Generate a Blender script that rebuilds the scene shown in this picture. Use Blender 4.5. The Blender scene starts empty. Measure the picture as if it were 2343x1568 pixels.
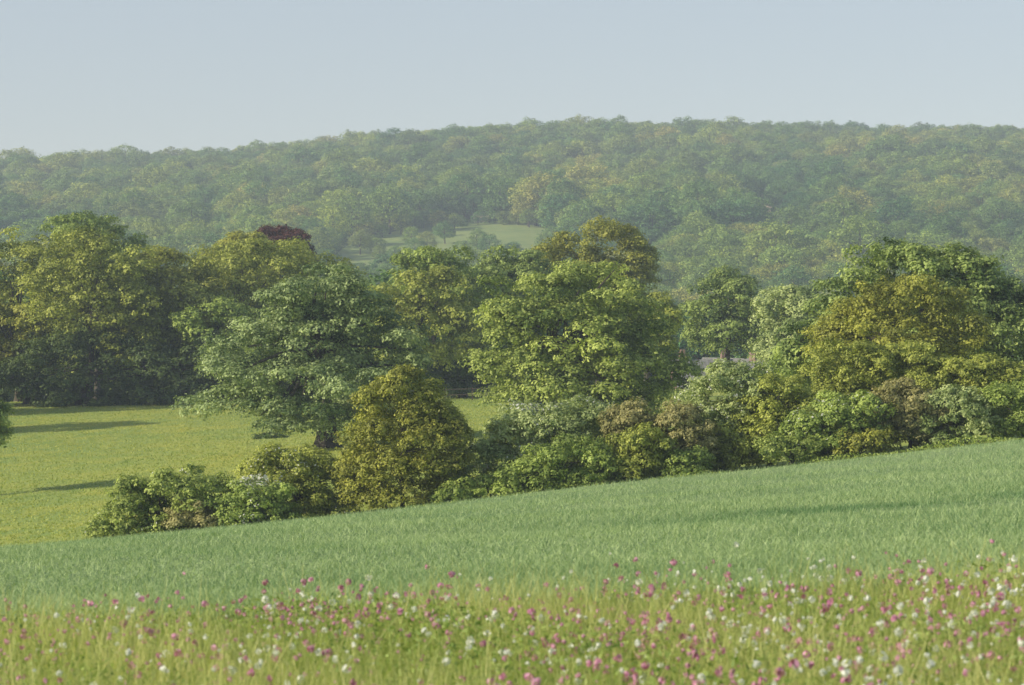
import bpy, math
import numpy as np
from mathutils import Vector

F = 6508.0; U0 = 1171.5; VH = 450.0      # survey constants: bearing / elevation -> metres
sc = bpy.context.scene
sc.view_settings.view_transform = 'Standard'
sc.view_settings.look = 'None'
sc.view_settings.exposure = 0

# ------------------------------------------------------------------ terrain
def H(x, y):
    x = np.asarray(x, float); y = np.asarray(y, float)
    xc = 90*np.tanh(x/90)
    yk = [-400, 0, 17, 112, 245, 330, 450, 600]
    b = np.interp(y, yk, [6, -1.6, -2.75, -12.15, -16.9, -24, -36, -38])
    cs = np.interp(y, yk, [0.0, .02, .045, .115, .02, 0, 0, 0])
    z = b + cs*xc
    xr = x/np.maximum(y, 600)*1500
    Rg = np.interp(xr, [-900, -270, -178, -120, -63, 0, 99, 270, 900],
                   [0, 7.0, 11, 16, 21.0, 25.0, 26.5, 24, 12])
    s = np.clip((y-600)/900, 0, 1)
    z = z + (Rg+38)*s
    z = z - np.clip(y-1500, 0, 9000)*0.012
    return z

def wx(u, y): return (u-U0)/F*y
def wz(v, y): return (VH-v)/F*y

# ------------------------------------------------------------------ mesh helpers
def fast_mesh(name, V, Q, mats, midx=None, tint=None, smooth=False, link=True):
    me = bpy.data.meshes.new(name)
    V = np.ascontiguousarray(V, dtype=np.float32); Q = np.ascontiguousarray(Q, dtype=np.int32)
    me.vertices.add(len(V)); me.vertices.foreach_set('co', V.ravel())
    n = len(Q)
    me.loops.add(n*4); me.polygons.add(n)
    me.loops.foreach_set('vertex_index', Q.ravel())
    me.polygons.foreach_set('loop_start', np.arange(n, dtype=np.int32)*4)
    me.polygons.foreach_set('loop_total', np.full(n, 4, dtype=np.int32))
    for m in mats: me.materials.append(m)
    if midx is not None: me.polygons.foreach_set('material_index', np.ascontiguousarray(midx, dtype=np.int32))
    me.polygons.foreach_set('use_smooth', np.full(n, smooth, dtype=bool))
    if tint is not None:
        a = me.attributes.new('tint', 'FLOAT', 'POINT')
        a.data.foreach_set('value', np.ascontiguousarray(tint, dtype=np.float32))
    me.update(calc_edges=True)
    ob = bpy.data.objects.new(name, me)
    if link: sc.collection.objects.link(ob)
    return ob

def unit(a): return a/np.maximum(np.linalg.norm(a, axis=-1, keepdims=True), 1e-9)
def rsph(rng, n): return unit(rng.normal(size=(n, 3)))

def leaf_quads(rng, C, N, L, W):
    n = len(C)
    t = unit(np.cross(N, rsph(rng, n))); b = np.cross(N, t)
    L = (np.ones(n)*L)[:, None]; W = (np.ones(n)*W)[:, None]
    V = np.stack([C-t*L*.5, C+b*W*.5, C+t*L*.5, C-b*W*.5], axis=1).reshape(-1, 3)
    Q = np.arange(n*4).reshape(-1, 4)
    return V, Q

def tube(pts, rad, sides=7):
    pts = np.asarray(pts, float); V = []; n = len(pts)
    for i in range(n):
        d = pts[min(i+1, n-1)]-pts[max(i-1, 0)]; d = d/max(np.linalg.norm(d), 1e-6)
        a = np.array([1, 0, 0]) if abs(d[0]) < .8 else np.array([0, 1, 0])
        e1 = np.cross(d, a); e1 /= np.linalg.norm(e1); e2 = np.cross(d, e1)
        ang = np.arange(sides)/sides*2*math.pi
        V.append(pts[i]+rad[i]*(np.cos(ang)[:, None]*e1+np.sin(ang)[:, None]*e2))
    Q = []
    for i in range(n-1):
        for j in range(sides):
            k = (j+1) % sides
            Q.append((i*sides+j, i*sides+k, (i+1)*sides+k, (i+1)*sides+j))
    return np.concatenate(V), np.array(Q)

def crown(rng, lobes, clump_r, sub_r, leafL, n_leaves, squash=.62, leafW=.62, updir=.35, rough=.45, pack=1.35):
    lobes = np.asarray(lobes, float)
    cl = []
    for i, lb in enumerate(lobes):
        c, r = lb[:3], lb[3:]
        area = 4*math.pi*(((r[0]*r[1])**1.6+(r[0]*r[2])**1.6+(r[1]*r[2])**1.6)/3)**(1/1.6)
        m = max(8, int(area/(clump_r**2*pack)))
        d = rsph(rng, m)
        d = d[d[:, 2] > -0.8]
        rr = rng.uniform(.68, 1.12, size=(len(d), 1))
        p = c+d*r*rr
        keep = np.ones(len(p), bool)
        for j, l2 in enumerate(lobes):
            if j == i: continue
            q = np.linalg.norm((p-l2[:3])/l2[3:], axis=1)
            keep &= q > .72
        cl.append(p[keep])
    cl = np.concatenate(cl)
    cr = clump_r*rng.uniform(.4, 1.3, len(cl))
    ctint = rng.normal(0, .19, len(cl))
    ns = int(np.sum(cr**2)/(sub_r**2)*3.0)
    ci = rng.choice(len(cl), ns, p=cr**2/np.sum(cr**2))
    d = rsph(rng, ns); d[:, 2] = np.where((d[:, 2] < -.2) & (rng.random(ns) < .8), -d[:, 2], d[:, 2])
    sp = cl[ci]+d*cr[ci][:, None]*np.array([1, 1, squash])*rng.uniform(.7, 1.08, (ns, 1))
    stint = ctint[ci]+rng.normal(0, .12, ns)
    si = rng.integers(0, ns, n_leaves)
    d2 = rsph(rng, n_leaves); d2[:, 2] = np.where((d2[:, 2] < -.1) & (rng.random(n_leaves) < .6), -d2[:, 2], d2[:, 2])
    P = sp[si]+d2*sub_r*np.array([1, 1, .75])*rng.uniform(.4, 1.15, (n_leaves, 1))
    N = unit(d2*.6+d[si]*.6+np.array([0, 0, updir])+rsph(rng, n_leaves)*rough)
    Ls = leafL*rng.uniform(.6, 1.3, n_leaves)
    V, Q = leaf_quads(rng, P, N, Ls, Ls*leafW)
    t = np.clip(.5+stint[si]+rng.normal(0, .14, n_leaves), 0, 1)
    return V, Q, np.repeat(t, 4), cl

def make_tree(name, base, lobes, trunk_r, leafmat, bark, clump_r=1.0, sub_r=.38, leafL=.22, n=50000,
              seed=1, squash=.62, limbs=18, link=True, blossom=0.0, fork=.35, **kw):
    rng = np.random.default_rng(seed)
    lobes = np.asarray(lobes, float)
    LV, LQ, LT, cl = crown(rng, lobes, clump_r, sub_r, leafL, n, squash, **kw)
    if blossom > 0:
        m = len(LT)//4
        noise = np.sin(LV[::4, 0]*1.7)+np.sin(LV[::4, 2]*2.3+1)+np.sin(LV[::4, 1]*1.9)
        sel = (rng.random(m) < blossom*np.clip(.6+noise, 0, 2))
        LT = LT.copy().reshape(-1, 4); LT[sel] = 2.0; LT = LT.ravel()
    Vs, Qs, Ts, Ms = [], [], [], []; off = 0
    base = np.array(base, float)
    top = np.array([np.average(lobes[:, 0], weights=lobes[:, 3]), lobes[:, 1].mean(), 0])
    ztop = (lobes[:, 2]+lobes[:, 5]).max()
    fk = base+np.array([(top[0]-base[0])*.25, 0, (ztop-base[2])*fork])
    def add(pts, rad, s=7):
        nonlocal off
        v, q = tube(pts, rad, s); Vs.append(v); Qs.append(q+off); off += len(v)
        Ts.append(np.full(len(v), .5)); Ms.append(np.zeros(len(q), int))
    if trunk_r > 0:
        mid = (base+fk)/2+rng.normal(0, trunk_r*.25, 3)
        add([base-[0, 0, .3], base+[0, 0, trunk_r*1.2], mid, fk], [trunk_r*1.7, trunk_r*1.1, trunk_r*.95, trunk_r*.75], 10)
        apex = np.array([top[0], base[1], base[2]+(ztop-base[2])*.86])
        add([fk, (fk+apex)/2+rng.normal(0, trunk_r, 3)*[1, 1, 0], apex], [trunk_r*.7, trunk_r*.4, trunk_r*.08])
        sel = [lb[:3] for lb in lobes]+[cl[i] for i in rng.integers(0, len(cl), limbs)]
        for p in sel:
            s0 = fk+(apex-fk)*rng.uniform(0, .55)
            m1 = s0*.55+p*.45+np.array([0, 0, rng.uniform(0, .12)*(ztop-base[2])])*.6
            r0 = trunk_r*rng.uniform(.22, .42)
            add([s0, m1, p], [r0, r0*.6, r0*.18], 5)
    V = np.concatenate(Vs+[LV]) if Vs else LV
    Q = np.concatenate(Qs+[LQ+off]) if Qs else LQ
    T = np.concatenate(Ts+[LT]) if Ts else LT
    M = np.concatenate(Ms+[np.ones(len(LQ), int)]) if Ms else np.ones(len(LQ), int)
    return fast_mesh(name, V, Q, [bark, leafmat], M, T, False, link)

# ------------------------------------------------------------------ materials
def nn(nt, t, **k):
    n = nt.nodes.new(t)
    for a, b in k.items(): setattr(n, a, b)
    return n

def leaf_mat(name, dark, light, trans=.32, flower=(.75, .75, .68), vary=None):
    m = bpy.data.materials.new(name); m.use_nodes = True; nt = m.node_tree; nt.nodes.clear()
    out = nn(nt, 'ShaderNodeOutputMaterial')
    at = nn(nt, 'ShaderNodeAttribute', attribute_name='tint')
    cr = nn(nt, 'ShaderNodeValToRGB'); nt.links.new(at.outputs['Fac'], cr.inputs[0])
    e = cr.color_ramp.elements
    e[0].position = .1; e[0].color = (*dark, 1); e[1].position = .9; e[1].color = (*light, 1)
    col = cr.outputs[0]
    if vary:
        oi = nn(nt, 'ShaderNodeObjectInfo')
        vr = nn(nt, 'ShaderNodeValToRGB'); nt.links.new(oi.outputs['Random'], vr.inputs[0])
        vr.color_ramp.elements[0].position = 0; vr.color_ramp.elements[0].color = (*vary[0], 1)
        vr.color_ramp.elements[1].position = 1; vr.color_ramp.elements[1].color = (*vary[-1], 1)
        for i, c in enumerate(vary[1:-1]):
            q = vr.color_ramp.elements.new((i+1)/(len(vary)-1)); q.color = (*c, 1)
        mx = nn(nt, 'ShaderNodeMix', data_type='RGBA', blend_type='MULTIPLY'); mx.inputs[0].default_value = 1
        nt.links.new(col, mx.inputs[6]); nt.links.new(vr.outputs[0], mx.inputs[7]); col = mx.outputs[2]
        no = nn(nt, 'ShaderNodeTexNoise'); no.inputs['Scale'].default_value = .014; no.inputs['Detail'].default_value = 2
        nt.links.new(oi.outputs['Location'], no.inputs['Vector'])
        nr = nn(nt, 'ShaderNodeValToRGB'); nt.links.new(no.outputs['Fac'], nr.inputs[0])
        nr.color_ramp.elements[0].position = .40; nr.color_ramp.elements[0].color = (.56, .76, .84, 1)
        nr.color_ramp.elements[1].position = .60; nr.color_ramp.elements[1].color = (1.18, 1.15, 1.0, 1)
        m2 = nn(nt, 'ShaderNodeMix', data_type='RGBA', blend_type='MULTIPLY'); m2.inputs[0].default_value = 1
        nt.links.new(col, m2.inputs[6]); nt.links.new(nr.outputs[0], m2.inputs[7]); col = m2.outputs[2]
    gt = nn(nt, 'ShaderNodeMath', operation='GREATER_THAN'); gt.inputs[1].default_value = 1.5
    nt.links.new(at.outputs['Fac'], gt.inputs[0])
    fm = nn(nt, 'ShaderNodeMix', data_type='RGBA'); nt.links.new(gt.outputs[0], fm.inputs[0])
    nt.links.new(col, fm.inputs[6]); fm.inputs[7].default_value = (*flower, 1); col = fm.outputs[2]
    p = nn(nt, 'ShaderNodeBsdfPrincipled'); p.inputs['Roughness'].default_value = .55
    p.inputs['Specular IOR Level'].default_value = .25
    tr = nn(nt, 'ShaderNodeBsdfTranslucent')
    hs = nn(nt, 'ShaderNodeMix', data_type='RGBA', blend_type='MULTIPLY'); hs.inputs[0].default_value = 1
    hs.inputs[7].default_value = (1.08, 1.15, .55, 1)
    nt.links.new(col, hs.inputs[6]); nt.links.new(hs.outputs[2], tr.inputs[0])
    nt.links.new(col, p.inputs['Base Color'])
    mx = nn(nt, 'ShaderNodeMixShader'); mx.inputs[0].default_value = trans
    nt.links.new(p.outputs[0], mx.inputs[1]); nt.links.new(tr.outputs[0], mx.inputs[2])
    nt.links.new(mx.outputs[0], out.inputs[0])
    return m

def ground_mat(name, cols, scales, bump=0.3, bscale=3.0, bdist=.1, stretch=(1, 1, 1)):
    m = bpy.data.materials.new(name); m.use_nodes = True; nt = m.node_tree
    p = nt.nodes['Principled BSDF']; p.inputs['Roughness'].default_value = .9; p.inputs['Specular IOR Level'].default_value = .1
    g = nn(nt, 'ShaderNodeNewGeometry'); mp = nn(nt, 'ShaderNodeMapping'); mp.inputs['Scale'].default_value = stretch
    nt.links.new(g.outputs['Position'], mp.inputs['Vector'])
    a = nn(nt, 'ShaderNodeTexNoise'); a.inputs['Scale'].default_value = scales[0]; a.inputs['Detail'].default_value = 4
    b = nn(nt, 'ShaderNodeTexNoise'); b.inputs['Scale'].default_value = scales[1]; b.inputs['Detail'].default_value = 6
    b.inputs['Roughness'].default_value = .7
    for q in (a, b): nt.links.new(mp.outputs[0], q.inputs['Vector'])
    ra = nn(nt, 'ShaderNodeValToRGB'); nt.links.new(a.outputs['Fac'], ra.inputs[0])
    ra.color_ramp.elements[0].position = .35; ra.color_ramp.elements[0].color = (*cols[0], 1)
    ra.color_ramp.elements[1].position = .65; ra.color_ramp.elements[1].color = (*cols[1], 1)
    rb = nn(nt, 'ShaderNodeValToRGB'); nt.links.new(b.outputs['Fac'], rb.inputs[0])
    rb.color_ramp.elements[0].position = .42; rb.color_ramp.elements[0].color = (0, 0, 0, 1)
    rb.color_ramp.elements[1].position = .75; rb.color_ramp.elements[1].color = (1, 1, 1, 1)
    mx = nn(nt, 'ShaderNodeMix', data_type='RGBA'); nt.links.new(rb.outputs[0], mx.inputs[0])
    nt.links.new(ra.outputs[0], mx.inputs[6]); mx.inputs[7].default_value = (*cols[2], 1)
    nt.links.new(mx.outputs[2], p.inputs['Base Color'])
    bn = nn(nt, 'ShaderNodeTexNoise'); bn.inputs['Scale'].default_value = bscale; bn.inputs['Detail'].default_value = 5
    nt.links.new(mp.outputs[0], bn.inputs['Vector'])
    bp = nn(nt, 'ShaderNodeBump'); bp.inputs['Strength'].default_value = bump; bp.inputs['Distance'].default_value = bdist
    nt.links.new(bn.outputs['Fac'], bp.inputs['Height']); nt.links.new(bp.outputs[0], p.inputs['Normal'])
    return m

def plain_mat(name, col, scale=4, var=.25, rough=.85):
    d = tuple(c*(1-var) for c in col); l = tuple(min(1, c*(1+var)) for c in col)
    return ground_mat(name, [d, l, col], (scale, scale*4), .3, scale*3, .02)

bark = plain_mat('bark', (.085, .075, .055), 3)
M = dict(
    blue=leaf_mat('sycamore_leaf', (.09, .15, .045), (.50, .60, .25)),
    green=leaf_mat('maple_leaf', (.11, .17, .03), (.55, .63, .16)),
    chest=leaf_mat('chestnut_leaf', (.09, .15, .03), (.46, .56, .16)),
    yellow=leaf_mat('ash_leaf', (.17, .21, .03), (.53, .57, .12)),
    olive=leaf_mat('oak_leaf', (.16, .18, .03), (.49, .50, .09)),
    mid=leaf_mat('lime_leaf', (.13, .20, .035), (.46, .56, .13)),
    grey=leaf_mat('willow_leaf', (.20, .27, .08), (.56, .63, .26)),
    brown=leaf_mat('dog_rose_leaf', (.22, .22, .07), (.52, .48, .20)),
    dark=leaf_mat('shade_dark_leaf', (.06, .10, .03), (.17, .23, .06)),  # dark leaf tone that paints in shade beneath the left wood
    copper=leaf_mat('copper_beech_leaf', (.08, .035, .03), (.22, .10, .08)),
)
forest_mat = leaf_mat('woodland_leaf', (.12, .18, .05), (.50, .56, .17), .3,
                      vary=[(.48, .70, .68), (.95, 1.0, .8), (.60, .82, .76), (1.15, 1.08, .85), (.7, .9, .78), (1.2, 1.0, .95), (.46, .72, .76), (1.1, 1.15, .8)])

# ------------------------------------------------------------------ ground sheets
xs = np.concatenate([-np.geomspace(3000, 60, 30), np.linspace(-55, 55, 111), np.geomspace(60, 3000, 30)])
def sheet(name, ys, mat, dz=None, bumpy=0):
    X, Y = np.meshgrid(xs, ys); Z = H(X, Y)
    if dz is not None: Z = Z+dz(Y)
    if bumpy:
        Z = Z+bumpy*(np.sin(X*.31+Y*.12)*np.sin(Y*.19-X*.07)+.5*np.sin(X*.13+2)*np.sin(Y*.41))*np.minimum(1, (Y-ys[0])/3)*np.minimum(1, np.maximum(0,(ys[-1]-Y))/3)
    V = np.stack([X, Y, Z], -1).reshape(-1, 3)
    nx = len(xs); i = np.arange(len(ys)-1)[:, None]*nx+np.arange(nx-1)[None]
    Q = np.stack([i, i+1, i+1+nx, i+nx], -1).reshape(-1, 4)
    return fast_mesh(name, V, Q, [mat], None, None, True)

meadow_m = ground_mat('meadow_soil_grass', [(.12, .17, .04), (.20, .26, .06), (.24, .26, .09)], (.8, 6), .5, 12, .05)
wheat_m = ground_mat('wheat_canopy', [(.19, .28, .11), (.25, .345, .135), (.32, .41, .17)], (.10, 3), .9, 8, .14, (1, .6, 1))
past_m = ground_mat('pasture_grass', [(.22, .31, .08), (.33, .38, .085), (.42, .41, .07)], (.045, .4), .5, 1.6, .12, (1, .5, 1))
wood_m = ground_mat('woodland_floor', [(.06, .09, .03), (.09, .13, .04), (.10, .13, .04)], (.05, .5), .3, .5, .3)
sheet('meadow_ground', np.concatenate([np.geomspace(400, 20, 8)*-1, np.linspace(-10, 17.2, 60)]), meadow_m)
sheet('wheat_field', np.concatenate([[17.2, 17.5], np.linspace(18, 111, 200), [111.6, 112]]), wheat_m,
      lambda Y: .3*np.clip(np.minimum((Y-17.2)/.3, (112-Y)/.4), 0, 1), .08)
sheet('pasture', np.linspace(112, 252, 60), past_m, None, .0)
sheet('wooded_hill', np.concatenate([np.linspace(252, 600, 50), np.linspace(620, 1500, 60), np.linspace(1550, 6000, 20)]), wood_m)

# clearings on the hill
clr_m = ground_mat('parkland_grass', [(.17, .26, .08), (.25, .33, .10), (.30, .34, .10)], (.03, .2), .2, .5, .3)
clearings = [(-16, 900, 33, 112), (-42, 890, 13, 85), (91, 965, 7, 92)]
def clear(x, y, mrg=0):
    k = np.zeros(np.shape(x), bool)
    for cx, cy, rx, ry in clearings:
        k |= ((x-cx)/(rx+mrg))**2+((y-cy)/(ry+mrg))**2 < 1
    return k
for i_c, (cx, cy, rx, ry) in enumerate(clearings):
    a = np.linspace(0, 2*math.pi, 49); r = np.linspace(0.01, 1.1, 24)
    Rr, A = np.meshgrid(r, a, indexing='ij')
    X = cx+Rr*rx*np.cos(A); Y = cy+Rr*ry*np.sin(A); Z = H(X, Y)+.3+.15*i_c
    i = np.arange(23)[:, None]*49+np.arange(48)[None]
    fast_mesh('parkland_clearing', np.stack([X, Y, Z], -1).reshape(-1, 3),
              np.stack([i, i+49, i+50, i+1], -1).reshape(-1, 4), [clr_m], None, None, True)

# ------------------------------------------------------------------ wooded hill trees (instanced)
src = bpy.data.collections.new('woodland_tree_kinds')
for k in range(8):
    rg = np.random.default_rng(100+k)
    lobes = []; wd = rg.uniform(.9, 1.15); hh = rg.uniform(5.0, 6.8)
    lobes.append([0, 0, hh, 3.6*wd, 3.6*wd, 3.4])
    for j in range(6):
        a = j/6*2*math.pi+rg.uniform(0, .8); rr = rg.uniform(2.0, 3.0)*wd
        q = rg.uniform(1.5, 2.3)
        lobes.append([math.cos(a)*rr, math.sin(a)*rr, hh+rg.uniform(-2.6, 1.2), q, q, q*.9])
    lobes.append([rg.uniform(-1, 1), rg.uniform(-1, 1), hh+2.2, 1.9, 1.9, 1.7])
    t = make_tree('woodland_tree_kind', (0, 0, 0), lobes, .3, forest_mat, bark, .95, .45, .35, 6800, seed=200+k, limbs=4, link=False, updir=.5)
    src.objects.link(t)

pts = []
rg = np.random.default_rng(5)
yy = 300.0
while yy < 1570:
    sp = 9.8
    hw = .27*yy+60
    x = np.arange(-hw, hw, sp)+rg.uniform(0, sp)
    pts.append(np.stack([x+rg.normal(0, 2.6, len(x)), yy+rg.normal(0, 2.6, len(x))], 1)); yy += sp*1.08
P = np.concatenate(pts)
P = P[~clear(P[:, 0], P[:, 1], 2)]
P = P[~((P[:, 1] < 372) & (P[:, 0] > 8) & (P[:, 0] < 60))]
P = P[(P[:, 1] > 440) | (rg.random(len(P)) < .8)]
extra = np.array([[-22, 930], [-25, 985], [-33, 935], [-43, 905], [-46, 930], [-3, 1000], [-31, 1000], [-38, 975], [-12, 1004],
                  [-36, 870], [-28, 845], [-50, 960], [6, 985], [-27, 900], [-18, 1000], [-8, 1010], [2, 996], [-15, 880], [-7, 872], [-11, 905],
                  [-24, 960], [-44, 965], [-15, 835], [0, 850], [13, 930], [-41, 885], [-20, 990], [86, 950], [96, 985], [-48, 900], [-34, 990], [-30, 880], [10, 880], [-22, 812], [-8, 815]])
P = np.concatenate([P, extra])
N = len(P)
scl = np.clip(rg.normal(1.26, .27, N), .7, 1.95)
patch = np.sin(P[:, 0]*.021+1)*np.sin(P[:, 1]*.013+2)
scl *= 1+.12*patch
scl = np.where(P[:, 1] > 1480, np.minimum(scl, 1.5), scl)
scl[-len(extra):] = rg.uniform(.5, .9, len(extra))
near_clr = clear(P[:, 0], P[:, 1], 40) & (P[:, 1] < 860); near_clr[-len(extra):] = False
scl = np.where(near_clr, scl*.74, scl)
idx = rg.integers(0, 8, N)
me = bpy.data.meshes.new('woodland'); me.vertices.add(N)
me.vertices.foreach_set('co', np.stack([P[:, 0], P[:, 1], H(P[:, 0], P[:, 1])-.8], 1).astype(np.float32).ravel())
for nm, arr, ty in (('sc', scl, 'FLOAT'), ('rz', rg.uniform(0, 6.28, N), 'FLOAT'), ('idx', idx, 'INT')):
    a = me.attributes.new(nm, ty, 'POINT'); a.data.foreach_set('value', arr.astype(np.float32 if ty == 'FLOAT' else np.int32))
wo = bpy.data.objects.new('woodland', me); sc.collection.objects.link(wo)
ng = bpy.data.node_groups.new('woodland_scatter', 'GeometryNodeTree')
ng.interface.new_socket('Geometry', in_out='INPUT', socket_type='NodeSocketGeometry')
ng.interface.new_socket('Geometry', in_out='OUTPUT', socket_type='NodeSocketGeometry')
gi = ng.nodes.new('NodeGroupInput'); go = ng.nodes.new('NodeGroupOutput')
iop = ng.nodes.new('GeometryNodeInstanceOnPoints'); ci = ng.nodes.new('GeometryNodeCollectionInfo')
ci.inputs['Collection'].default_value = src; ci.inputs['Separate Children'].default_value = True; ci.inputs['Reset Children'].default_value = True
def na(nm, ty):
    q = ng.nodes.new('GeometryNodeInputNamedAttribute'); q.data_type = ty; q.inputs['Name'].default_value = nm
    return q.outputs['Attribute']
cx = ng.nodes.new('ShaderNodeCombineXYZ')
l = ng.links.new
l(gi.outputs[0], iop.inputs['Points']); l(ci.outputs[0], iop.inputs['Instance']); iop.inputs['Pick Instance'].default_value = True
l(na('idx', 'INT'), iop.inputs['Instance Index']); l(na('rz', 'FLOAT'), cx.inputs['Z']); l(cx.outputs[0], iop.inputs['Rotation'])
l(na('sc', 'FLOAT'), iop.inputs['Scale']); l(iop.outputs[0], go.inputs[0])
md = wo.modifiers.new('scatter', 'NODES'); md.node_group = ng

# ------------------------------------------------------------------ near trees
def lob(y, lst):
    o = []
    for t in lst:
        u, v, ru, rv = t[:4]; dy = t[4] if len(t) > 4 else 0
        rx = ru/F*y; rz = rv/F*y
        o.append([wx(u, y), y+dy, wz(v, y), rx, max(rx*.85, rz), rz])
    return o
seedc = [10]
def tree(name, y, bu, trunk, mat, lst, n, clump=1.0, sub=.38, leaf=.22, **kw):
    seedc[0] += 1
    x = wx(bu, y)
    make_tree(name, (x, y, float(H(x, y))), lob(y, lst), trunk, M[mat], bark, clump, sub, leaf, n, seed=seedc[0], **kw)

tree('sycamore_tree', 170, 748, .62, 'blue', [
    (745, 668, 92, 60), (640, 705, 48, 38, -1), (690, 725, 80, 50, 1), (825, 735, 85, 55), (570, 790, 68, 42, -1), (700, 800, 150, 70), (870, 800, 100, 55),
    (600, 860, 105, 50, -1), (510, 925, 62, 30, -2), (740, 885, 140, 62, -3), (900, 870, 70, 50, 1), (690, 945, 80, 38, -3), (850, 945, 70, 45, 1), (600, 930, 70, 34), (940, 800, 40, 35)],
    95000, 1.15, .34, .19, limbs=26, squash=.45, pack=1.3)
tree('maple_tree', 168, 1265, .55, 'green', [
    (1225, 690, 100, 62), (1355, 672, 105, 60), (1150, 760, 58, 60), (1300, 780, 130, 85, -1), (1445, 745, 78, 65, 1), (1190, 860, 85, 70, 0),
    (1340, 880, 120, 70, -2), (1475, 860, 80, 72, 0), (1520, 850, 40, 60), (1230, 930, 70, 40, -1), (1420, 930, 85, 38)],
    95000, 1.1, .35, .20, limbs=26, squash=.55, pack=1.3)
tree('horse_chestnut_tree', 150, 2130, .7, 'chest', [
    (2070, 630, 110, 75), (2180, 640, 90, 75), (1960, 720, 95, 75), (1880, 790, 65, 75), (2120, 750, 150, 110), (2270, 730, 100, 90), (2330, 820, 110, 110), (2200, 860, 120, 90),
    (2000, 860, 120, 90), (1840, 860, 60, 60), (2400, 760, 100, 100), (2330, 710, 60, 60)],
    125000, .9, .36, .2, limbs=14)
tree('field_maple_tree', 135, 2050, .3, 'olive', [
    (2060, 705, 100, 62), (1960, 745, 80, 60), (2150, 740, 80, 65), (2040, 790, 150, 70), (2190, 810, 80, 70), (1910, 810, 60, 60)],
    55000, .7, .3, .15, limbs=10)

# left wood
W = [('ash_tree', 246, 40, 'yellow', [(20, 620, 110, 75), (120, 600, 90, 65), (60, 700, 120, 90), (40, 800, 90, 70), (-60, 650, 100, 100)]),
     ('ash_tree', 240, 200, 'yellow', [(170, 600, 85, 65), (250, 620, 85, 65), (180, 690, 110, 80), (280, 720, 90, 80), (310, 800, 70, 60)]),
     ('ash_tree', 244, 370, 'olive', [(350, 650, 80, 62), (420, 670, 90, 65), (360, 750, 100, 80), (440, 780, 80, 70)]),
     ('ash_tree', 250, 520, 'yellow', [(520, 640, 90, 70), (600, 620, 90, 60), (560, 720, 110, 80), (480, 780, 80, 60)]),
     ('ash_tree', 256, 680, 'yellow', [(660, 630, 90, 62), (740, 660, 80, 65), (680, 740, 110, 80)]),
     ('oak_tree', 275, 220, 'mid', [(200, 540, 75, 50), (250, 570, 65, 45), (220, 640, 90, 70)]),
     ('copper_beech_tree', 300, 640, 'copper', [(640, 555, 52, 36), (620, 600, 60, 50), (670, 590, 40, 40)]),
     ('oak_tree', 290, 560, 'olive', [(560, 575, 45, 35), (540, 620, 70, 50)]),
     ('ash_tree', 242, 60, 'olive', [(20, 760, 80, 70), (60, 830, 60, 50), (-40, 790, 80, 90)]),
     ('ash_tree', 242, 320, 'yellow', [(250, 690, 70, 60), (330, 770, 60, 60), (350, 830, 60, 40), (450, 720, 60, 55)]),
     ('ash_tree', 240, 480, 'mid', [(480, 750, 80, 60), (560, 780, 80, 60), (520, 840, 90, 50)]),
     ('dark_understory', 239, 180, 'dark', [(130, 850, 95, 75), (230, 840, 95, 80), (330, 860, 90, 62), (430, 860, 90, 65), (20, 880, 90, 55), (540, 850, 90, 70), (-60, 880, 80, 60), (640, 860, 80, 60), (180, 900, 110, 34), (400, 900, 120, 30)]),  # understory bushes; shade at the wood's base is put into their dark colour
     ('ash_tree', 232, 930, 'yellow', [(920, 690, 75, 62), (1000, 690, 80, 65), (960, 770, 110, 75), (1040, 790, 65, 60)]),
     ('oak_tree', 252, 990, 'mid', [(960, 620, 60, 45), (1030, 640, 60, 50), (990, 690, 90, 65)]),
     ('oak_tree', 256, 1190, 'chest', [(1180, 625, 70, 48), (1140, 670, 60, 60), (1220, 680, 80, 70)]),
     ('oak_tree', 262, 1370, 'olive', [(1380, 570, 85, 58), (1300, 600, 70, 48), (1440, 610, 55, 55), (1370, 670, 110, 80)]),
     ('dark_understory', 236, 1060, 'dark', [(1040, 850, 60, 50), (1110, 840, 60, 60), (1000, 860, 50, 35)]),
     ('ash_tree', 215, 1480, 'yellow', [(1480, 705, 45, 40), (1490, 770, 50, 60)]),
     ('lime_tree', 255, 1665, 'chest', [(1665, 690, 70, 58), (1625, 745, 52, 55), (1705, 750, 55, 55), (1665, 775, 80, 35)]),
     ('willow_tree', 235, 1810, 'grey', [(1805, 715, 48, 58), (1790, 790, 50, 60), (1840, 780, 60, 70)]),
     ('ash_tree', 200, 1880, 'mid', [(1860, 850, 80, 60), (1950, 850, 90, 60)]),
     # neighbours just beyond the left edge of the view
     ('ash_tree', 205, -380, 'yellow', [(-380, 740, 130, 90), (-300, 800, 110, 90), (-430, 850, 120, 100), (-330, 890, 100, 70)]),
     ('ash_tree', 228, -230, 'yellow', [(-200, 700, 120, 80), (-120, 760, 90, 80), (-240, 820, 120, 90), (-130, 850, 90, 60)]),
     ]
for nm, y, bu, mt, ls in W:
    tree(nm, y, bu, .32, mt, ls, 15000+5600*len(ls), 1.15, .42, .25, limbs=6, fork=.3)
tree('ash_tree', 150, -60, .3, 'green', [(-42, 1000, 45, 40), (-90, 960, 70, 70)], 16000, .8, .35, .2, limbs=6)

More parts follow.
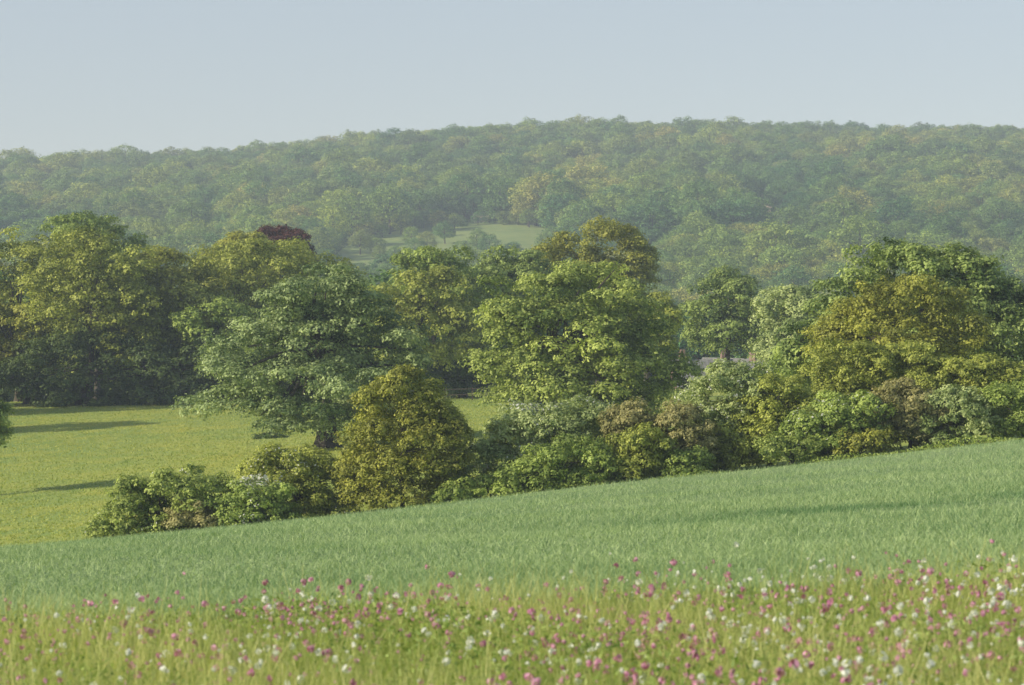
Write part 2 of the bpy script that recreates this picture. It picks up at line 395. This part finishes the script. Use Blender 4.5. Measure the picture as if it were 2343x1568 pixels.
# hedge line shrubs (range in metres varies along the hedge)
S = [('hawthorn_bush', 113, 'green', .02, [(330, 1150, 75, 55), (420, 1135, 80, 52), (290, 1200, 70, 35), (380, 1195, 80, 40), (480, 1150, 60, 50), (260, 1220, 50, 22)], 30000),
     ('bramble_bush', 112, 'brown', .0, [(440, 1190, 45, 30)], 5000),
     ('hawthorn_bush', 112.5, 'mid', .3, [(590, 1150, 60, 50), (540, 1180, 70, 38), (630, 1180, 45, 25)], 17000),
     ('elder_bush', 115, 'yellow', .03, [(660, 1075, 72, 52), (720, 1105, 75, 55), (670, 1150, 85, 50), (610, 1105, 45, 50), (760, 1140, 60, 45)], 30000),
     ('field_maple_bush', 114, 'olive', 0, [(925, 900, 62, 50), (900, 960, 88, 62), (980, 940, 50, 50), (930, 1030, 122, 80), (850, 1040, 60, 70), (1010, 1030, 65, 75), (920, 1110, 130, 65), (840, 1120, 60, 60)], 60000),
     ('hawthorn_bush', 116, 'grey', .14, [(1250, 985, 110, 50), (1340, 985, 80, 45), (1180, 1030, 80, 60), (1280, 1060, 120, 70), (1140, 1090, 85, 55), (1210, 1000, 50, 50)], 50000),
     ('blackthorn_bush', 113, 'mid', 0, [(1310, 1065, 95, 55), (1370, 1080, 60, 45), (1230, 1100, 80, 40), (1120, 1135, 80, 26)], 28000),
     ('gorse_bush', 113, 'yellow', 0, [(1470, 1030, 65, 45), (1440, 1070, 45, 35), (1495, 1075, 35, 30)], 16000),
     ('dog_rose_bush', 114.5, 'brown', 0, [(1560, 990, 70, 50), (1560, 1040, 65, 45), (1440, 975, 50, 35)], 20000),
     ('hawthorn_bush', 117, 'grey', .03, [(1660, 910, 85, 60), (1720, 890, 70, 50), (1640, 990, 90, 70), (1740, 960, 80, 70), (1650, 1050, 80, 35)], 42000),
     ('hazel_bush', 116, 'yellow', 0, [(1780, 930, 70, 60), (1730, 1010, 90, 50), (1840, 980, 80, 60), (1700, 1050, 90, 30)], 30000),
     ('hawthorn_bush', 119, 'yellow', 0, [(1950, 855, 100, 60), (2040, 865, 90, 55), (1960, 930, 110, 60), (2080, 840, 60, 45)], 40000),
     ('elder_bush', 114, 'mid', .02, [(1900, 985, 90, 58), (1970, 970, 70, 55), (1850, 1020, 70, 34)], 27000),
     ('dog_rose_bush', 115, 'brown', 0, [(2060, 940, 75, 50), (2070, 985, 80, 42), (2130, 960, 50, 50)], 22000),
     ('hawthorn_bush', 118, 'yellow', .0, [(2200, 880, 80, 55), (2280, 890, 80, 60), (2140, 880, 60, 50), (2350, 900, 70, 60)], 34000),
     ('elder_bush', 114.5, 'grey', .0, [(2190, 950, 70, 52), (2160, 985, 70, 30), (2230, 970, 60, 38)], 20000),
     ('hazel_bush', 115, 'mid', .0, [(2320, 945, 75, 50), (2400, 930, 80, 55), (2290, 975, 60, 32), (2370, 970, 70, 30)], 24000),
     ('bramble_bush', 113, 'mid', 0, [(1570, 1072, 60, 24), (1530, 1085, 40, 16)], 5000),
     ('bramble_bush', 113, 'olive', 0, [(1985, 1015, 50, 22), (1945, 1026, 40, 14)], 5000),
     ('bramble_bush', 112.9, 'mid', 0, [(1060, 1135, 50, 26)], 4000),
     ('bramble_bush', 113, 'green', 0, [(1790, 1040, 60, 22), (1840, 1036, 45, 18)], 5000),
     ]
for nm, y, mt, bl, ls, n in S:
    bu = float(np.mean([q[0] for q in ls]))
    tree(nm, y, bu, .10, mt, ls, int(n*1.25), .5, .2, .12, limbs=12, blossom=bl, squash=.75, updir=.25, fork=.15)
tree('hawthorn_bush', 185, 612, .08, 'dark', [(600, 1010, 25, 12), (625, 1008, 22, 12)], 3000, .4, .2, .15, limbs=2)

# low scrub and rank grass along the hedge foot
rg = np.random.default_rng(31)
n = 30000
x = rg.uniform(-22, 60, n); y = 112.2+rg.normal(0, .5, n)
hh = .15+.5*(.5+.5*np.sin(x*.8)*np.sin(x*.37+1))
z = H(x, y)+rg.uniform(0, 1, n)*hh
Vv, Qq = leaf_quads(rg, np.stack([x, y, z], 1), unit(rsph(rg, n)+[0, -.3, .3]), rg.uniform(.08, .18, n), .05)
fast_mesh('hedge_bottom_grass', Vv, Qq, [M['mid']], None, np.repeat(rg.uniform(.2, 1, n), 4))

# ------------------------------------------------------------------ blades
def blades(rng, x, y, z, h, w, lean, segs=2):
    n = len(x); a = rng.uniform(0, 2*math.pi, n); la = rng.uniform(0, 2*math.pi, n)
    wd = np.stack([np.cos(a), np.sin(a), np.zeros(n)], 1)*(w*.5)[:, None]
    ld = np.stack([np.cos(la), np.sin(la), np.zeros(n)], 1)*(lean*h)[:, None]
    base = np.stack([x, y, z], 1); rows = []
    for i in range(segs+1):
        t = i/segs; c = base+ld*t*t; c[:, 2] += h*t*(1-.25*t*lean)
        ww = wd*(1-t*.85); rows += [c-ww, c+ww]
    V = np.stack(rows, 1).reshape(-1, 3); k = 2*(segs+1)
    b = np.arange(n)[:, None]*k
    Q = np.concatenate([b+np.array([2*i, 2*i+1, 2*i+3, 2*i+2]) for i in range(segs)], 0)
    return V, Q, k

grass_m = leaf_mat('meadow_grass_blade', (.24, .34, .06), (.72, .69, .30), .4)
wheatb_m = leaf_mat('wheat_blade', (.14, .25, .10), (.50, .61, .29), .3)
rg = np.random.default_rng(77)
n = 140000
x = rg.uniform(-4.6, 4.6, n); y = rg.uniform(9.5, 17.4, n)
tus = .5+.5*np.sin(x*4.1+y*2)*np.sin(x*1.9+2+y*1.1)
hgt = rg.gamma(9, .034, n)*(.8+.4*tus)
V, Q, k = blades(rg, x, y, H(x, y), np.clip(hgt, .1, .62), rg.uniform(.004, .010, n), rg.uniform(.05, .5, n), 3)
tt = np.clip(.2+.5*tus+rg.normal(0, .2, n), 0, 1)
fast_mesh('meadow_grass', V, Q, [grass_m], None, np.repeat(tt, k))
n = 80000
x = rg.uniform(-4.6, 4.6, n); y = rg.uniform(9.5, 17.3, n)
z = H(x, y)+rg.uniform(.03, .36, n)*(1+.25*np.sin(x*2.1+y)*np.sin(x*.9+2))
V, Q = leaf_quads(rg, np.stack([x, y, z], 1), unit(rsph(rg, n)+[0, -.2, .5]), rg.uniform(.02, .06, n), rg.uniform(.012, .02, n))
fast_mesh('meadow_herb_leaves', V, Q, [leaf_mat('meadow_herb', (.16, .26, .05), (.46, .56, .16), .4)], None, np.repeat(rg.uniform(0, 1, n), 4))

def flowers(name, n, mat, size, hmin, hmax, seed, spread=.2):
    rng = np.random.default_rng(seed)
    nc = n//7
    c = np.stack([rng.uniform(-4.4, 4.4, nc), rng.uniform(10, 17.3, nc)], 1)
    wgt = rng.gamma(1.1, 1, nc)*(1.2+c[:, 0]*.10); wgt = np.maximum(wgt, .01); wgt /= wgt.sum()
    p = c[rng.choice(nc, n, p=wgt)]+rng.normal(0, spread, (n, 2)); p[:, 1] = np.clip(p[:, 1], 9.8, 17.4)
    h = rng.uniform(hmin, hmax, n)+np.where(rng.random(n) < .08, .12, 0); x, y = p[:, 0], p[:, 1]; z0 = H(x, y)
    V1, Q1, k = blades(rng, x, y, z0, h, np.full(n, .004), np.full(n, .0), 2)
    T1 = np.repeat(np.full(n, .3), k)
    m = 12; ctr = np.repeat(np.stack([x, y, z0+h], 1), m, 0); s = np.repeat(size*rng.gamma(7, .14, n).clip(.35, 1.7), m)
    d = rsph(rng, n*m)
    V2, Q2 = leaf_quads(rng, ctr+d*s[:, None]*.42, unit(d+rsph(rng, n*m)*.4), s*.8, s*.5)
    V = np.concatenate([V1, V2]); Q = np.concatenate([Q1, Q2+len(V1)])
    return fast_mesh(name, V, Q, [grass_m, mat], np.concatenate([np.zeros(len(Q1), int), np.ones(len(Q2), int)]),
                     np.concatenate([T1, np.repeat(rng.uniform(0, 1, n*m), 4)]))
pink = leaf_mat('pink_petal', (.48, .17, .30), (.76, .42, .56), .3)
white = leaf_mat('white_petal', (.66, .68, .60), (.88, .88, .85), .3)
flowers('red_campion_flowers', 3000, pink, .023, .24, .46, 3)
flowers('white_campion_flowers', 1500, white, .024, .25, .50, 4, .3)

# wheat: crop blades whose size grows with clump distance
rg = np.random.default_rng(55)
n = 380000
iy = rg.uniform(1/112, 1/17.3, n); iy = np.where(rg.random(n) < .4, rg.uniform(1/112, 1/40, n), iy)
y = 1/iy; x = rg.uniform(-.235, .235, n)*y+rg.normal(0, .3, n)
s = (y/18)**.55
hb = .07*s*rg.uniform(.5, 1.3, n); z = H(x, y)+.3-.02*s
z += .08*(np.sin(x*.31+y*.12)*np.sin(y*.19-x*.07)+.5*np.sin(x*.13+2)*np.sin(y*.41))*np.clip((y-17.2)/3, 0, 1)*np.clip((112-y)/3, 0, 1)
V, Q, k = blades(rg, x, y, z, hb, .007*s*rg.uniform(.7, 1.4, n), rg.uniform(.2, 1.1, n), 2)
tt = .5+.12*np.sin(x*.9+y*.5)*np.sin(y*.33)+rg.normal(0, .27, n)
yl = 41+ .9*np.sin(x*.7)
band = np.exp(-((y-yl)/(2.0))**2)*np.clip((x-1.5)/2, 0, 1)*(0.6+.4*np.sin(x*2.3+y))
tt -= .8*band
fast_mesh('wheat_crop', V, Q, [wheatb_m], None, np.repeat(np.clip(tt, 0, 1), k))

# pasture tufts
rg = np.random.default_rng(91)
n = 130000
y = rg.uniform(112, 246, n); x = rg.uniform(-.24, .06, n)*y
tt = np.clip(.5+.2*np.sin(x*.21+y*.11)*np.sin(y*.17+1)+rg.normal(0, .14, n), 0, 1)
V, Q, k = blades(rg, x, y, H(x, y), rg.uniform(.04, .12, n), rg.uniform(.04, .10, n), rg.uniform(.3, 1.2, n), 1)
fast_mesh('pasture_grass_tufts', V, Q, [leaf_mat('pasture_blade', (.28, .38, .09), (.48, .49, .11), .35)], None, np.repeat(tt, k))

# ------------------------------------------------------------------ fence
Vs, Qs = [], []; off = 0
def box(c, s):
    global off
    c = np.array(c); s = np.array(s)/2
    v = np.array([[i, j, k] for i in (-1, 1) for j in (-1, 1) for k in (-1, 1)])*s+c
    Vs.append(v); Qs.append(np.array([[0, 1, 3, 2], [4, 6, 7, 5], [0, 4, 5, 1], [2, 3, 7, 6], [0, 2, 6, 4], [1, 5, 7, 3]])+off); off += 8
xx = np.arange(-12, 2, 2.2)
for i, xv in enumerate(xx):
    zz = float(H(xv, 229)); box((xv, 229, zz+.5), (.09, .09, 1.1))
for a, b in zip(xx[:-1], xx[1:]):
    za, zb = float(H(a, 229)), float(H(b, 229))
    for hgt in (.5, .95):
        v = np.array([[a, 228.92, za+hgt-.03], [a, 228.92, za+hgt+.03], [b, 228.92, zb+hgt+.03], [b, 228.92, zb+hgt-.03]])
        Vs.append(v); Qs.append(np.array([[0, 1, 2, 3]])+off); off += 4
fast_mesh('wooden_fence', np.concatenate(Vs), np.concatenate(Qs), [plain_mat('fence_wood', (.10, .08, .06))])

# ------------------------------------------------------------------ houses
def mesh_obj(name, V, Fc, mat, parent):
    me = bpy.data.meshes.new(name); me.from_pydata([tuple(v) for v in V], [], Fc); me.materials.append(mat)
    o = bpy.data.objects.new(name, me); sc.collection.objects.link(o); o.parent = parent; return o
def bx(x0, x1, y0, y1, z0, z1):
    return [(x0, y0, z0), (x1, y0, z0), (x1, y1, z0), (x0, y1, z0), (x0, y0, z1), (x1, y0, z1), (x1, y1, z1), (x0, y1, z1)], \
           [(0, 3, 2, 1), (4, 5, 6, 7), (0, 1, 5, 4), (1, 2, 6, 5), (2, 3, 7, 6), (3, 0, 4, 7)]
def house(name, x, y, z, w, d, eave, ridge, wall, roof, rot=0, chim=(-.4, .35)):
    e = bpy.data.objects.new(name, None); sc.collection.objects.link(e); e.location = (x, y, z); e.rotation_euler = (0, 0, rot)
    V, Fc = bx(-w/2, w/2, -d/2, d/2, -3, eave)
    V += [(-w/2, 0, ridge-.1), (w/2, 0, ridge-.1)]; Fc = [f for f in Fc if f != (4, 5, 6, 7)]+[(4, 7, 8), (5, 9, 6)]
    mesh_obj('walls', V, Fc, wall, e)
    o = .35; k = (ridge-eave)/(d/2); t = .15
    V = []
    for xx_ in (-w/2-o, w/2+o):
        V += [(xx_, -d/2-o, eave-o*k), (xx_, 0, ridge), (xx_, d/2+o, eave-o*k), (xx_, -d/2-o, eave-o*k+t), (xx_, 0, ridge+t), (xx_, d/2+o, eave-o*k+t)]
    mesh_obj('roof', V, [(0, 1, 7, 6), (1, 2, 8, 7), (3, 9, 10, 4), (4, 10, 11, 5), (0, 6, 9, 3), (2, 5, 11, 8), (0, 3, 4, 1), (1, 4, 5, 2), (6, 7, 10, 9), (7, 8, 11, 10)], roof, e)
    for c in chim:
        V, Fc = bx(c*w-.35, c*w+.35, -.3, .3, ridge-.6, ridge+.9); mesh_obj('chimney', V, Fc, brick, e)
        for q in (-.16, .16):
            V, Fc = bx(c*w+q-.1, c*w+q+.1, -.1, .1, ridge+.9, ridge+1.2); mesh_obj('chimney_pot', V, Fc, pot, e)
    nw = max(2, int(w/2.6))
    for i in range(nw):
        cx_ = -w/2+(i+.5)*w/nw
        for zc in ([1.2, 3.9] if eave > 4.5 else [.7]):
            hh_ = 1.2 if eave > 4.5 else .8
            V, Fc = bx(cx_-.4, cx_+.4, -d/2-.03, -d/2+.05, zc, zc+hh_); mesh_obj('window', V, Fc, glass, e)
            V, Fc = bx(cx_-.5, cx_+.5, -d/2-.06, -d/2+.05, zc-.12, zc-.001); mesh_obj('sill', V, Fc, cream, e)
brick = plain_mat('brick', (.32, .22, .17), 3); pot = plain_mat('clay_pot', (.4, .26, .19))
slate = plain_mat('slate', (.24, .24, .21), 3); cream = plain_mat('cream_render', (.62, .54, .42), 1, .1)
tile = plain_mat('sandy_tile', (.50, .40, .30), 1, .1)
glass = bpy.data.materials.new('window_glass'); glass.use_nodes = True
glass.node_tree.nodes['Principled BSDF'].inputs['Base Color'].default_value = (.03, .035, .04, 1)
glass.node_tree.nodes['Principled BSDF'].inputs['Roughness'].default_value = .1
y = 300
zr = wz(826, y)
house('brick_house', wx(1607, y), y, zr-7.2, 6, 6, 4.8, 7.2, brick, slate, .15, (-.35, .4))
house('brick_house', wx(1690, y), y+4, zr-7.3, 7, 6, 4.8, 7.2, brick, slate, -.5, (.3,))
for (u, yy_, w) in ((1100, 1016, 5.0), (1745, 1050, 5.0)):
    x = wx(u, yy_); house('cream_cottage', x, yy_, float(H(x, yy_)), w, 4, 2.0, 2.9, cream, tile, .1, ())

# ------------------------------------------------------------------ haze (real air volume)
V, Fc = bx(-1500, 1500, -100, 1750, -100, 120)
me = bpy.data.meshes.new('haze'); me.from_pydata(V, [], Fc)
hz = bpy.data.objects.new('haze', me); sc.collection.objects.link(hz)
m = bpy.data.materials.new('air_haze'); m.use_nodes = True; nt = m.node_tree; nt.nodes.clear()
o = nn(nt, 'ShaderNodeOutputMaterial'); vs = nn(nt, 'ShaderNodeVolumeScatter')
vs.inputs['Color'].default_value = (.74, .88, 1, 1); vs.inputs['Density'].default_value = .00036; vs.inputs['Anisotropy'].default_value = .0
nt.links.new(vs.outputs[0], o.inputs['Volume']); me.materials.append(m)

# ------------------------------------------------------------------ light
sd = Vector((-1, -.33, .52)).normalized()      # towards the sun
el = math.asin(sd.z); az = math.atan2(sd.x, sd.y)
w = bpy.data.worlds.new('World'); sc.world = w; w.use_nodes = True; nt = w.node_tree
bg = nt.nodes['Background']; bg.inputs[1].default_value = .15
sk = nn(nt, 'ShaderNodeTexSky'); sk.sky_type = 'NISHITA'; sk.sun_disc = False
sk.sun_elevation = el; sk.sun_rotation = az % (2*math.pi); sk.air_density = 1.0; sk.dust_density = 1.0; sk.ozone_density = 2.0
tc = nn(nt, 'ShaderNodeTexCoord'); va = nn(nt, 'ShaderNodeVectorMath', operation='ADD'); va.inputs[1].default_value = (0, 0, .10)
vn = nn(nt, 'ShaderNodeVectorMath', operation='NORMALIZE')
nt.links.new(tc.outputs['Generated'], va.inputs[0]); nt.links.new(va.outputs[0], vn.inputs[0]); nt.links.new(vn.outputs[0], sk.inputs[0])
tm = nn(nt, 'ShaderNodeMix', data_type='RGBA', blend_type='MULTIPLY'); tm.inputs[0].default_value = 1; tm.inputs[7].default_value = (1.34, 1.16, 1.04, 1)
nt.links.new(sk.outputs[0], tm.inputs[6]); nt.links.new(tm.outputs[2], bg.inputs[0])
ld = bpy.data.lights.new('sun', 'SUN'); ld.energy = 5.0; ld.angle = math.radians(.5); ld.color = (1, .93, .79)
lo = bpy.data.objects.new('sun', ld); sc.collection.objects.link(lo); lo.rotation_euler = (-sd).to_track_quat('-Z', 'Y').to_euler()
lo.location = (-100, -50, 100)

# ------------------------------------------------------------------ camera
cam = bpy.data.cameras.new('camera'); cam.sensor_width = 36; cam.lens = 100; cam.clip_start = .5; cam.clip_end = 20000
co = bpy.data.objects.new('camera', cam); sc.collection.objects.link(co)
pitch = math.atan((784-VH)/F)
co.location = (0, 0, 0); co.rotation_euler = (math.pi/2-pitch, 0, 0)
cam.dof.use_dof = True; cam.dof.focus_distance = 165; cam.dof.aperture_fstop = 7.1
sc.camera = co
